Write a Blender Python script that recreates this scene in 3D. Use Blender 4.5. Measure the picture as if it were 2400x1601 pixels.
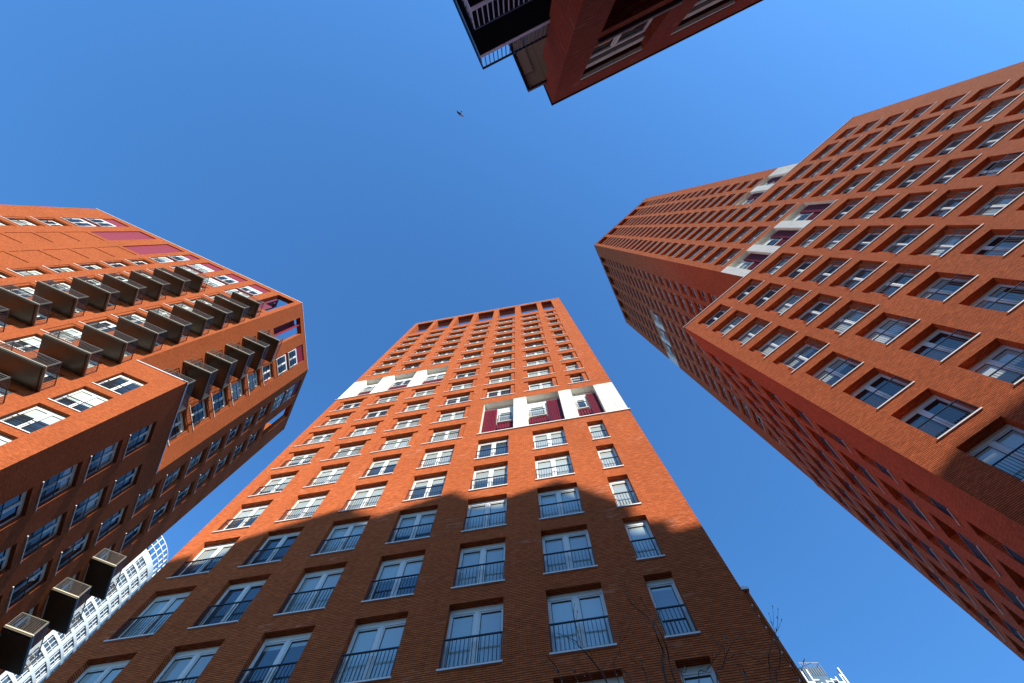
import bpy, math, random
from math import sin, cos, radians, pi, sqrt, atan2
random.seed(7)
C = bpy.context.scene.collection
for o in list(bpy.data.objects): bpy.data.objects.remove(o)

# ------------------------------------------------------------------ camera, sky, sun
EYE = 1.6                                   # eye height above the pavement
FPX, VX, VY = 1147.2645, 1207.26, 534.98     # solved from the facades' vanishing points
def _frame():
    up = [VX - 1200, VY - 800.5, FPX]; n = sqrt(sum(a*a for a in up)); up = [a/n for a in up]
    ex = [1 - up[0]*up[0], -up[1]*up[0], -up[2]*up[0]]; n = sqrt(sum(a*a for a in ex)); ex = [a/n for a in ex]
    ey = [up[1]*ex[2]-up[2]*ex[1], up[2]*ex[0]-up[0]*ex[2], up[0]*ex[1]-up[1]*ex[0]]
    return ex, ey, up
EX, EY_, UP = _frame()
def ray(px, py):                            # horizontal offset per metre of height above the eye
    d = (px - 1200, py - 800.5, FPX)
    a = sum(x*y for x, y in zip(d, EX)); b = sum(x*y for x, y in zip(d, EY_)); c = sum(x*y for x, y in zip(d, UP))
    return a/c, b/c
def project(p):
    x, y, z = p[0], p[1], p[2] - EYE
    c = [x*EX[i] + y*EY_[i] + z*UP[i] for i in range(3)]
    if c[2] <= 0.05: return None
    return 1200 + FPX*c[0]/c[2], 800.5 + FPX*c[1]/c[2]
cam = bpy.data.cameras.new('camera'); cam_o = bpy.data.objects.new('camera', cam); C.objects.link(cam_o)
from mathutils import Matrix, Vector
R = Matrix(((EX[0], -EX[1], -EX[2], 0), (EY_[0], -EY_[1], -EY_[2], 0), (UP[0], -UP[1], -UP[2], EYE), (0, 0, 0, 1)))
cam_o.matrix_world = R
cam.sensor_fit = 'HORIZONTAL'; cam.sensor_width = 36; cam.lens = 36*FPX/2400
cam.clip_start = 0.05; cam.clip_end = 4000
bpy.context.scene.camera = cam_o

SUN_EL = radians(25.5); SUN_TH = radians(26.4)
SUN = Vector((sin(SUN_TH)*cos(SUN_EL), -cos(SUN_TH)*cos(SUN_EL), sin(SUN_EL)))   # towards the sun
w = bpy.data.worlds.new('World'); bpy.context.scene.world = w; w.use_nodes = True
nt = w.node_tree; bg = nt.nodes['Background']; sky = nt.nodes.new('ShaderNodeTexSky')
sky.sky_type = 'NISHITA'; sky.sun_disc = False; sky.sun_elevation = SUN_EL
sky.sun_rotation = atan2(SUN.x, SUN.y); sky.altitude = 0; sky.air_density = 1.0; sky.dust_density = 0.5; sky.ozone_density = 6.0
tint = nt.nodes.new('ShaderNodeVectorMath'); tint.operation = 'MULTIPLY'; tint.inputs[1].default_value = (.72, 1.18, 1.38)   # clear, polarised spring sky
nt.links.new(sky.outputs[0], tint.inputs[0]); nt.links.new(tint.outputs[0], bg.inputs[0]); bg.inputs[1].default_value = 0.114
sl = bpy.data.lights.new('sun', 'SUN'); sl.energy = 5.0; sl.angle = radians(0.53); sl.color = (1.0, 0.95, 0.82)
so = bpy.data.objects.new('sun', sl); C.objects.link(so)
so.rotation_euler = SUN.to_track_quat('Z', 'Y').to_euler(); so.location = (60, -180, 120)
vs = bpy.context.scene.view_settings
vs.view_transform = 'Standard'; vs.look = 'None'; vs.exposure = 1.05; vs.gamma = 1

# ------------------------------------------------------------------ materials
def mat(name):
    m = bpy.data.materials.new(name); m.use_nodes = True
    return m, m.node_tree, m.node_tree.nodes['Principled BSDF']
def nd(t, typ, **kw):
    n = t.nodes.new(typ)
    for k, v in kw.items(): setattr(n, k, v)
    return n
def plain(name, col, rough=0.6, metal=0.0, var=0.12, scale=1.5, spec=0.5):
    m, t, b = mat(name)
    tc = nd(t, 'ShaderNodeTexCoord'); no = nd(t, 'ShaderNodeTexNoise'); no.inputs['Scale'].default_value = scale; no.inputs['Detail'].default_value = 6
    t.links.new(tc.outputs['Object'], no.inputs['Vector'])
    mx = nd(t, 'ShaderNodeMix', data_type='RGBA')
    mx.inputs['A'].default_value = [c*(1-var) for c in col] + [1]; mx.inputs['B'].default_value = [min(1, c*(1+var)) for c in col] + [1]
    t.links.new(no.outputs['Fac'], mx.inputs['Factor']); t.links.new(mx.outputs['Result'], b.inputs['Base Color'])
    b.inputs['Roughness'].default_value = rough; b.inputs['Metallic'].default_value = metal
    b.inputs['Specular IOR Level'].default_value = spec
    return m
def brick(name, c1, c2, mo, stain=0.0, bump=0.6, bw=0.215, rh=0.0665, ms=0.011, var=(.74, 1.26), bed=.55):
    m, t, b = mat(name)
    uv = nd(t, 'ShaderNodeUVMap'); br = nd(t, 'ShaderNodeTexBrick')
    br.inputs['Color1'].default_value = c1 + (1,); br.inputs['Color2'].default_value = c2 + (1,); br.inputs['Mortar'].default_value = mo + (1,)
    br.inputs['Scale'].default_value = 1.0; br.inputs['Mortar Size'].default_value = ms; br.inputs['Mortar Smooth'].default_value = 0.15
    br.inputs['Brick Width'].default_value = bw; br.inputs['Row Height'].default_value = rh; br.inputs['Bias'].default_value = 0.0
    t.links.new(uv.outputs[0], br.inputs['Vector'])
    n1 = nd(t, 'ShaderNodeTexNoise'); n1.inputs['Scale'].default_value = 0.35; n1.inputs['Detail'].default_value = 5
    t.links.new(uv.outputs[0], n1.inputs['Vector'])
    mp = nd(t, 'ShaderNodeMapping'); mp.inputs['Scale'].default_value = (4.6, 15.0, 1)
    t.links.new(uv.outputs[0], mp.inputs['Vector'])
    n2 = nd(t, 'ShaderNodeTexNoise'); n2.inputs['Scale'].default_value = 1.0; n2.inputs['Detail'].default_value = 3
    t.links.new(mp.outputs[0], n2.inputs['Vector'])
    r1 = nd(t, 'ShaderNodeMapRange'); r1.inputs['To Min'].default_value = 0.86; r1.inputs['To Max'].default_value = 1.14
    t.links.new(n1.outputs['Fac'], r1.inputs['Value'])
    r2 = nd(t, 'ShaderNodeMapRange'); r2.inputs['From Min'].default_value = .25; r2.inputs['From Max'].default_value = .75
    r2.inputs['To Min'].default_value = var[0]; r2.inputs['To Max'].default_value = var[1]
    t.links.new(n2.outputs['Fac'], r2.inputs['Value'])
    mu = nd(t, 'ShaderNodeMath', operation='MULTIPLY'); t.links.new(r1.outputs[0], mu.inputs[0]); t.links.new(r2.outputs[0], mu.inputs[1])
    vm = nd(t, 'ShaderNodeVectorMath', operation='SCALE'); t.links.new(br.outputs['Color'], vm.inputs[0]); t.links.new(mu.outputs[0], vm.inputs['Scale'])
    sx = nd(t, 'ShaderNodeSeparateXYZ'); t.links.new(uv.outputs[0], sx.inputs[0])
    dv = nd(t, 'ShaderNodeMath', operation='DIVIDE'); t.links.new(sx.outputs['Y'], dv.inputs[0]); dv.inputs[1].default_value = rh
    fr_ = nd(t, 'ShaderNodeMath', operation='FRACT'); t.links.new(dv.outputs[0], fr_.inputs[0])
    pp = nd(t, 'ShaderNodeMath', operation='PINGPONG'); t.links.new(fr_.outputs[0], pp.inputs[0]); pp.inputs[1].default_value = .5
    bj = nd(t, 'ShaderNodeMapRange'); bj.inputs['From Min'].default_value = .10; bj.inputs['From Max'].default_value = .20
    bj.inputs['To Min'].default_value = 1 - bed; bj.inputs['To Max'].default_value = 1.0; t.links.new(pp.outputs[0], bj.inputs['Value'])  # bed joints darkened in the colour for the shade in their recesses
    vb = nd(t, 'ShaderNodeVectorMath', operation='SCALE'); t.links.new(vm.outputs[0], vb.inputs[0]); t.links.new(bj.outputs[0], vb.inputs['Scale'])
    last = vb.outputs[0]
    if stain > 0:                                        # pale lime bloom that runs along a few joints and bricks
        n3 = nd(t, 'ShaderNodeTexNoise'); n3.inputs['Scale'].default_value = 0.75; n3.inputs['Detail'].default_value = 3
        t.links.new(uv.outputs[0], n3.inputs['Vector'])
        mp3 = nd(t, 'ShaderNodeMapping'); mp3.inputs['Scale'].default_value = (1.6, 9, 1); t.links.new(uv.outputs[0], mp3.inputs['Vector'])
        n4 = nd(t, 'ShaderNodeTexNoise'); n4.inputs['Scale'].default_value = 1.0; n4.inputs['Detail'].default_value = 4; t.links.new(mp3.outputs[0], n4.inputs['Vector'])
        a = nd(t, 'ShaderNodeMapRange'); a.inputs['From Min'].default_value = .56; a.inputs['From Max'].default_value = .66; t.links.new(n3.outputs['Fac'], a.inputs['Value'])
        c = nd(t, 'ShaderNodeMapRange'); c.inputs['From Min'].default_value = .53; c.inputs['From Max'].default_value = .62; t.links.new(n4.outputs['Fac'], c.inputs['Value'])
        m1 = nd(t, 'ShaderNodeMath', operation='MULTIPLY'); t.links.new(a.outputs[0], m1.inputs[0]); t.links.new(c.outputs[0], m1.inputs[1])
        j = nd(t, 'ShaderNodeMapRange'); j.inputs['To Min'].default_value = 0.25; j.inputs['To Max'].default_value = 1.0; t.links.new(br.outputs['Fac'], j.inputs['Value'])
        m2 = nd(t, 'ShaderNodeMath', operation='MULTIPLY'); t.links.new(m1.outputs[0], m2.inputs[0]); t.links.new(j.outputs[0], m2.inputs[1])
        m3 = nd(t, 'ShaderNodeMath', operation='MULTIPLY'); t.links.new(m2.outputs[0], m3.inputs[0]); m3.inputs[1].default_value = stain
        mx = nd(t, 'ShaderNodeMix', data_type='RGBA'); mx.inputs['B'].default_value = (.55, .36, .29, 1)
        t.links.new(m3.outputs[0], mx.inputs['Factor']); t.links.new(last, mx.inputs['A']); last = mx.outputs['Result']
    t.links.new(last, b.inputs['Base Color'])
    bp_ = nd(t, 'ShaderNodeBump'); bp_.inputs['Strength'].default_value = bump; bp_.inputs['Distance'].default_value = 0.012
    inv = nd(t, 'ShaderNodeMath', operation='SUBTRACT'); inv.inputs[0].default_value = 1.0; t.links.new(br.outputs['Fac'], inv.inputs[1])
    mh = nd(t, 'ShaderNodeMath', operation='MULTIPLY'); t.links.new(inv.outputs[0], mh.inputs[0]); t.links.new(bj.outputs[0], mh.inputs[1]); t.links.new(mh.outputs[0], bp_.inputs['Height']); t.links.new(bp_.outputs[0], b.inputs['Normal'])
    b.inputs['Roughness'].default_value = 0.9; b.inputs['Specular IOR Level'].default_value = 0.05; b.inputs['Diffuse Roughness'].default_value = 0.7
    return m
def glass(name, light=(.40, .44, .40), dark=(.012, .016, .02), ior=1.75, lo=-.9, hi=1.15):
    # double glazing in front of a room: drawn blind above, dark room below; how far it is drawn differs per window
    m, t, b = mat(name)
    uv = nd(t, 'ShaderNodeUVMap'); sp = nd(t, 'ShaderNodeSeparateXYZ'); t.links.new(uv.outputs[0], sp.inputs[0])
    oi = nd(t, 'ShaderNodeObjectInfo'); ad = nd(t, 'ShaderNodeMath', operation='ADD'); t.links.new(oi.outputs['Random'], ad.inputs[0]); t.links.new(sp.outputs['X'], ad.inputs[1])
    wn = nd(t, 'ShaderNodeTexWhiteNoise', noise_dimensions='1D'); t.links.new(ad.outputs[0], wn.inputs['W'])
    sc = nd(t, 'ShaderNodeSeparateColor'); t.links.new(wn.outputs['Color'], sc.inputs[0])
    # drawn depth: 45 % all the way, the rest partly or not
    dr = nd(t, 'ShaderNodeMapRange'); dr.inputs['From Min'].default_value = 0; dr.inputs['From Max'].default_value = 1; dr.inputs['To Min'].default_value = lo; dr.inputs['To Max'].default_value = hi; dr.clamp = False
    t.links.new(sc.outputs['Red'], dr.inputs['Value'])
    cmp_ = nd(t, 'ShaderNodeMath', operation='GREATER_THAN'); t.links.new(sp.outputs['Y'], cmp_.inputs[0]); t.links.new(dr.outputs[0], cmp_.inputs[1])
    blc = nd(t, 'ShaderNodeMix', data_type='RGBA'); blc.inputs['A'].default_value = light + (1,); blc.inputs['B'].default_value = (.24, .26, .24, 1)
    t.links.new(sc.outputs['Green'], blc.inputs['Factor'])
    mx = nd(t, 'ShaderNodeMix', data_type='RGBA'); mx.inputs['A'].default_value = dark + (1,)
    t.links.new(cmp_.outputs[0], mx.inputs['Factor']); t.links.new(blc.outputs['Result'], mx.inputs['B'])
    t.links.new(mx.outputs['Result'], b.inputs['Base Color'])
    tc = nd(t, 'ShaderNodeTexCoord'); no = nd(t, 'ShaderNodeTexNoise'); no.inputs['Scale'].default_value = 0.6
    t.links.new(tc.outputs['Object'], no.inputs['Vector'])
    bp_ = nd(t, 'ShaderNodeBump'); bp_.inputs['Strength'].default_value = 0.04; bp_.inputs['Distance'].default_value = 0.3; t.links.new(no.outputs['Fac'], bp_.inputs['Height'])
    b.inputs['Roughness'].default_value = 0.35; b.inputs['Specular IOR Level'].default_value = 0.0
    b.inputs['Coat Weight'].default_value = 1.0; b.inputs['Coat Roughness'].default_value = 0.015; b.inputs['Coat IOR'].default_value = ior
    t.links.new(bp_.outputs[0], b.inputs['Coat Normal'])
    return m
def ribbed(name, col, pitch=0.2, rough=0.45):
    m, t, b = mat(name)
    uv = nd(t, 'ShaderNodeUVMap'); wv = nd(t, 'ShaderNodeTexWave', wave_type='BANDS', bands_direction='X'); wv.inputs['Scale'].default_value = 0.314/pitch
    wv.inputs['Distortion'].default_value = 0; t.links.new(uv.outputs[0], wv.inputs['Vector'])
    mx = nd(t, 'ShaderNodeMix', data_type='RGBA'); mx.inputs['A'].default_value = [c*.55 for c in col] + [1]; mx.inputs['B'].default_value = list(col) + [1]
    t.links.new(wv.outputs['Fac'], mx.inputs['Factor']); t.links.new(mx.outputs['Result'], b.inputs['Base Color'])
    bp_ = nd(t, 'ShaderNodeBump'); bp_.inputs['Strength'].default_value = .8; bp_.inputs['Distance'].default_value = .05
    t.links.new(wv.outputs['Fac'], bp_.inputs['Height']); t.links.new(bp_.outputs[0], b.inputs['Normal'])
    b.inputs['Roughness'].default_value = rough; b.inputs['Specular IOR Level'].default_value = .2
    return m
M = {}
M['brick'] = brick('orange brick', (.47, .125, .044), (.36, .091, .033), (.28, .070, .026), ms=.006)
M['brickC'] = brick('orange brick with lime bloom', (.61, .160, .056), (.47, .118, .042), (.32, .077, .030), stain=.75, ms=.006, bed=.74)
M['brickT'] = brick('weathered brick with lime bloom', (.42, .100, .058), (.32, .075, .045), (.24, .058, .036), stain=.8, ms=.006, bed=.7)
M['brickR'] = brick('red brick', (.66, .172, .064), (.48, .120, .046), (.28, .070, .028), ms=.008, bump=.7, bed=.66)
M['frame'] = plain('white window frame', (.60, .59, .57), .4, var=.03)
M['vent'] = plain('ventilation grille white', (.56, .54, .50), .6, var=.06, scale=20)
M['gasket'] = plain('black gasket', (.02, .02, .022), .5)
M['glass'] = glass('window glass', lo=.15, hi=1.6, ior=1.9)
M['glassC'] = glass('window glass over pale blinds', lo=-1.1, light=(.36, .42, .41), dark=(.03, .045, .06), ior=2.2)
M['sill'] = plain('pale sill stone', (.60, .58, .56), .6, var=.06)
M['rail'] = plain('black railing steel', (.012, .016, .022), .4, metal=.2, spec=.5)
M['rail_brown'] = plain('brown grey railing steel', (.07, .06, .048), .45, metal=.2)
M['tglass'] = plain('blue grey tower glass', (.05, .075, .10), .08, spec=1.0, var=.5, scale=.3)
M['rail_light'] = plain('grey lilac railing steel', (.45, .42, .52), .45)
M['white'] = brick('white cladding panels', (.70, .68, .62), (.67, .65, .60), (.40, .38, .35), ms=.010, bw=1.31, rh=1.24, var=(.96, 1.04), bed=0, bump=.2)
M['soffit'] = plain('cream soffit', (.70, .67, .56), .7, var=.05)
M['purple'] = ribbed('plum ribbed metal', (.20, .011, .024))
M['purpleD'] = ribbed('dark plum metal', (.13, .009, .026), .35)
M['bronze'] = plain('dark bronze metal', (.062, .050, .034), .32, metal=.35, var=.25, scale=1.2)
M['bronze_edge'] = plain('bronze edge profile', (.36, .32, .24), .42, metal=.3)
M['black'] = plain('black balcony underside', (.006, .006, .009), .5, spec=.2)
M['roof'] = plain('grey roofing felt', (.16, .16, .16), .9, scale=3)
M['slat'] = plain('red brown slats', (.30, .085, .045), .7)
M['cap'] = plain('aluminium roof coping', (.62, .62, .64), .35, metal=.5)
M['capdark'] = plain('dark roof coping', (.05, .03, .04), .5)
M['towerw'] = plain('white render panels', (.50, .52, .51), .55, var=.04, scale=.2)

# ------------------------------------------------------------------ mesh builder
class MB:
    def __init__(s): s.v = []; s.f = []; s.m = []; s.uv = []; s.mats = []
    def mi(s, k):
        if k not in s.mats: s.mats.append(k)
        return s.mats.index(k)
    def quad(s, p, k, uv=None):
        b = len(s.v); s.v += [tuple(q) for q in p]; s.f.append(tuple(range(b, b + len(p)))); s.m.append(s.mi(k))
        if uv is None: uv = [(q[0] + q[1], q[2]) for q in p]
        s.uv.append(uv)
    def box(s, o, a, b, c, k):                 # corner o and three edge vectors
        o = Vector(o); a = Vector(a); b = Vector(b); c = Vector(c)
        if a.cross(b).dot(c) < 0: a, b = b, a
        la, lb, lc = a.length, b.length, c.length
        for P, X, Y, lx, ly in ((o, b, a, lb, la), (o + c, a, b, la, lb), (o, a, c, la, lc), (o + b, c, a, lc, la), (o, c, b, lc, lb), (o + a, b, c, lb, lc)):
            s.quad([P, P + X, P + X + Y, P + Y], k, [(0, 0), (lx, 0), (lx, ly), (0, ly)])
    def add(s, t, fn):                         # append template t mapped by fn
        b = len(s.v); s.v += [tuple(fn(p)) for p in t.v]
        for f, m, u in zip(t.f, t.m, t.uv):
            s.f.append(tuple(i + b for i in f)); s.m.append(s.mi(t.mats[m])); s.uv.append(u)
    def mesh(s, name):
        me = bpy.data.meshes.new(name); me.from_pydata(s.v, [], s.f)
        for k in s.mats: me.materials.append(M[k])
        me.polygons.foreach_set('material_index', s.m)
        ul = me.uv_layers.new(name='UVMap'); flat = [c for f in s.uv for q in f for c in q[:2]]
        ul.data.foreach_set('uv', flat); me.update()
        return me
    def build(s, name, parent=None):
        o = bpy.data.objects.new(name, s.mesh(name)); C.objects.link(o)
        if parent: o.parent = parent; o.matrix_parent_inverse = parent.matrix_world.inverted()
        return o
def thing(name, label, cat, loc, group=None):
    o = bpy.data.objects.new(name, None); C.objects.link(o); o.location = loc; o.empty_display_size = 1
    o['label'] = label; o['category'] = cat
    if group: o['group'] = group
    bpy.context.view_layer.update()
    return o
def obj(name, me, parent):
    o = bpy.data.objects.new(name, me); C.objects.link(o); o.parent = parent
    return o

# ------------------------------------------------------------------ facade frames (metres; z here is height above the eye)
class F:
    def __init__(s, O, t, n): s.O = O; s.t = t; s.n = n
    def p(s, u, d, z): return (s.O[0] + u*s.t[0] + d*s.n[0], s.O[1] + u*s.t[1] + d*s.n[1], z + EYE)
def add2(a, b, k): return (a[0] + k*b[0], a[1] + k*b[1])
nC = (0.17945563, 0.98376607); eC = (-0.98376607, 0.17945563)
FC = F((nC[0]*10.7439, nC[1]*10.7439), eC, (-nC[0], -nC[1]))
nA = (0.67198453, 0.74056518); eA = (-0.74056518, 0.67198453)
FA = F((nA[0]*15.651, nA[1]*15.651), eA, (-nA[0], -nA[1]))
KR = add2(FA.O, eA, -5.10)
FB = F(KR, nA, eA)
P0 = add2(FA.O, eA, -11.40); P2 = add2(add2(KR, nA, 19.97), eA, -0.05)
_l = sqrt((P2[0]-P0[0])**2 + (P2[1]-P0[1])**2); tG = ((P2[0]-P0[0])/_l, (P2[1]-P0[1])/_l)
nG = (-tG[1], tG[0]); nG = nG if nG[0]*eA[0] + nG[1]*eA[1] > 0 else (-nG[0], -nG[1])
FG = F(P0, tG, nG); LG = _l
KL = (-23.86304471, 10.93239443); eD = (-0.90140725, -0.43297224); nD = (-0.43297224, 0.90140725)
FD = F(KL, eD, (-nD[0], -nD[1]))
tE = (-0.43297224, 0.90140725)               # along face E, away from the viewer
FE = F(KL, tE, (0.90140725, 0.43297224))
q1 = add2(KL, eD, 3.75); q2 = add2(KL, tE, 8.05)
_l = sqrt((q2[0]-q1[0])**2 + (q2[1]-q1[1])**2); tH = ((q2[0]-q1[0])/_l, (q2[1]-q1[1])/_l)
nH = (tH[1], -tH[0]); nH = nH if (KL[0]-q1[0])*nH[0] + (KL[1]-q1[1])*nH[1] > 0 else (-nH[0], -nH[1])
FH = F(q1, tH, nH); LH = _l
cT = (1.36273, -4.45759); d1 = (0.90741109, -0.42024411); d2 = (-0.41983, -0.90760)
FT1 = F(cT, d1, (0.42024411, 0.90741109)); FT2 = F(cT, d2, (-0.90760, 0.41983))

def wall(mb, fr, rects, holes, k='brick'):
    us = sorted({round(x, 4) for r in rects + holes for x in r[:2]}); zs = sorted({round(x, 4) for r in rects + holes for x in r[2:4]})
    def inside(r, u, z): return r[0] < u < r[1] and r[2] < z < r[3]
    for i in range(len(us) - 1):
        if us[i+1] - us[i] < 1e-3: continue
        uc = (us[i] + us[i+1])/2; run = None
        def flush(a, b_):
            mb.quad([fr.p(us[i], 0, a), fr.p(us[i+1], 0, a), fr.p(us[i+1], 0, b_), fr.p(us[i], 0, b_)], k,
                    [(us[i], a), (us[i+1], a), (us[i+1], b_), (us[i], b_)])
        for j in range(len(zs) - 1):
            zc = (zs[j] + zs[j+1])/2
            ok = any(inside(r, uc, zc) for r in rects) and not any(inside(h, uc, zc) for h in holes)
            if ok and run is None: run = zs[j]
            if not ok and run is not None: flush(run, zs[j]); run = None
        if run is not None: flush(run, zs[-1])
def reveal(mb, fr, h, da, db, k='brick', bottom=True, top=True):
    u0, u1, z0, z1 = h
    for u in (u0, u1):
        mb.quad([fr.p(u, da, z0), fr.p(u, db, z0), fr.p(u, db, z1), fr.p(u, da, z1)], k, [(da, z0), (db, z0), (db, z1), (da, z1)])
    for z, on in ((z0, bottom), (z1, top)):
        if on: mb.quad([fr.p(u0, da, z), fr.p(u1, da, z), fr.p(u1, db, z), fr.p(u0, db, z)], k, [(u0, da), (u1, da), (u1, db), (u0, db)])
def ring(mb, fr, o, i, d, k='brick'):
    u0, u1, z0, z1 = o; a0, a1, b0, b1 = i
    for r in ((u0, a0, z0, z1), (a1, u1, z0, z1), (a0, a1, b1, z1), (a0, a1, z0, b0)):
        if r[1] - r[0] > 1e-3 and r[3] - r[2] > 1e-3:
            mb.quad([fr.p(r[0], d, r[2]), fr.p(r[1], d, r[2]), fr.p(r[1], d, r[3]), fr.p(r[0], d, r[3])], k, [(r[0], r[2]), (r[1], r[2]), (r[1], r[3]), (r[0], r[3])])
def fbox(mb, fr, u0, u1, d0, d1_, z0, z1, k):
    o = Vector(fr.p(u0, d0, z0))
    mb.box(o, Vector(fr.p(u1, d0, z0)) - o, Vector(fr.p(u0, d1_, z0)) - o, Vector(fr.p(u0, d0, z1)) - o, k)

# ------------------------------------------------------------------ windows: local x across, y out of the wall, z up
TPL = {}
def window_tpl(w, h, dep, sw, so_, rail, gk='glass'):
    """frame, pane, sill, railing; w,h opening; dep = frame set back behind the wall; sw = sill width, so_ = sill start"""
    key = (round(w, 2), round(h, 2), round(dep, 2), round(sw, 2), round(so_, 2), rail, gk)
    if key in TPL: return TPL[key]
    fr, pa, si, ra = MB(), MB(), MB(), MB()
    def b(mb, x0, x1, y0, y1, z0, z1, k): mb.box((x0, y0, z0), (x1-x0, 0, 0), (0, y1-y0, 0), (0, 0, z1-z0), k)
    n = 2 if w > 1.15 else 1
    ft = .055; vt = .17 if h > 1.8 else .05; mw = .13
    b(fr, 0, ft, -.10, 0, 0, h, 'frame'); b(fr, w-ft, w, -.10, 0, 0, h, 'frame')
    b(fr, ft, w-ft, -.10, -.004, h-vt, h, 'vent'); b(fr, ft, w-ft, -.10, 0, 0, .07, 'frame')
    b(fr, ft, w-ft, -.10, 0.006, h-vt-.05, h-vt, 'frame')
    top = h - vt - .05
    if n == 2: b(fr, w/2-mw/2, w/2+mw/2, -.10, 0.01, .07, top, 'frame')
    cells = [(ft, w/2-mw/2), (w/2+mw/2, w-ft)] if n == 2 else [(ft, w-ft)]
    for x0, x1 in cells:
        lf = .05
        b(fr, x0, x0+lf, -.09, -.012, .07, top, 'frame'); b(fr, x1-lf, x1, -.09, -.012, .07, top, 'frame')
        b(fr, x0+lf, x1-lf, -.09, -.012, .07, .07+lf+.03, 'frame'); b(fr, x0+lf, x1-lf, -.09, -.012, top-lf, top, 'frame')
        g = .016; a0, a1, c0, c1 = x0+lf, x1-lf, .07+lf+.03, top-lf
        for r in ((a0, a0+g, c0, c1), (a1-g, a1, c0, c1), (a0+g, a1-g, c0, c0+g), (a0+g, a1-g, c1-g*1.5, c1)):
            b(fr, r[0], r[1], -.085, -.03, r[2], r[3], 'gasket')
        r_ = random.random()*0.0
        pa.quad([(a0+g, -.05, c0+g), (a1-g, -.05, c0+g), (a1-g, -.05, c1-g), (a0+g, -.05, c1-g)], gk, [(r_, 0), (r_, 0), (r_, 1), (r_, 1)])
    b(si, so_-.03, so_+sw+.03, -.02, dep+.055, -.055, .0, 'sill')
    if rail:
        y = dep - .045 if dep > .1 else dep + .02
        rh = 1.02; nb = max(4, int(round(w/.118)))
        b(ra, .015, w-.015, y-.022, y+.022, rh-.035, rh, 'rail'); b(ra, .015, w-.015, y-.012, y+.012, .07, .095, 'rail')
        for i in range(nb + 1):
            x = .03 + (w-.06)*i/nb; t_ = .014 if i in (0, nb) else .0085
            b(ra, x-t_, x+t_, y-t_, y+t_, .0, rh-.03, 'rail')
    d = dict(frame=fr, pane=pa, sill=si, rail=ra if rail else None)
    d['me'] = None; TPL[key] = d
    return d
def meshes(t):
    if t['me'] is None:
        t['me'] = dict(frame=t['frame'].mesh('window'), pane=t['pane'].mesh('pane'), sill=t['sill'].mesh('sill'), rail=t['rail'].mesh('railing') if t['rail'] else None)
    return t['me']
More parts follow.
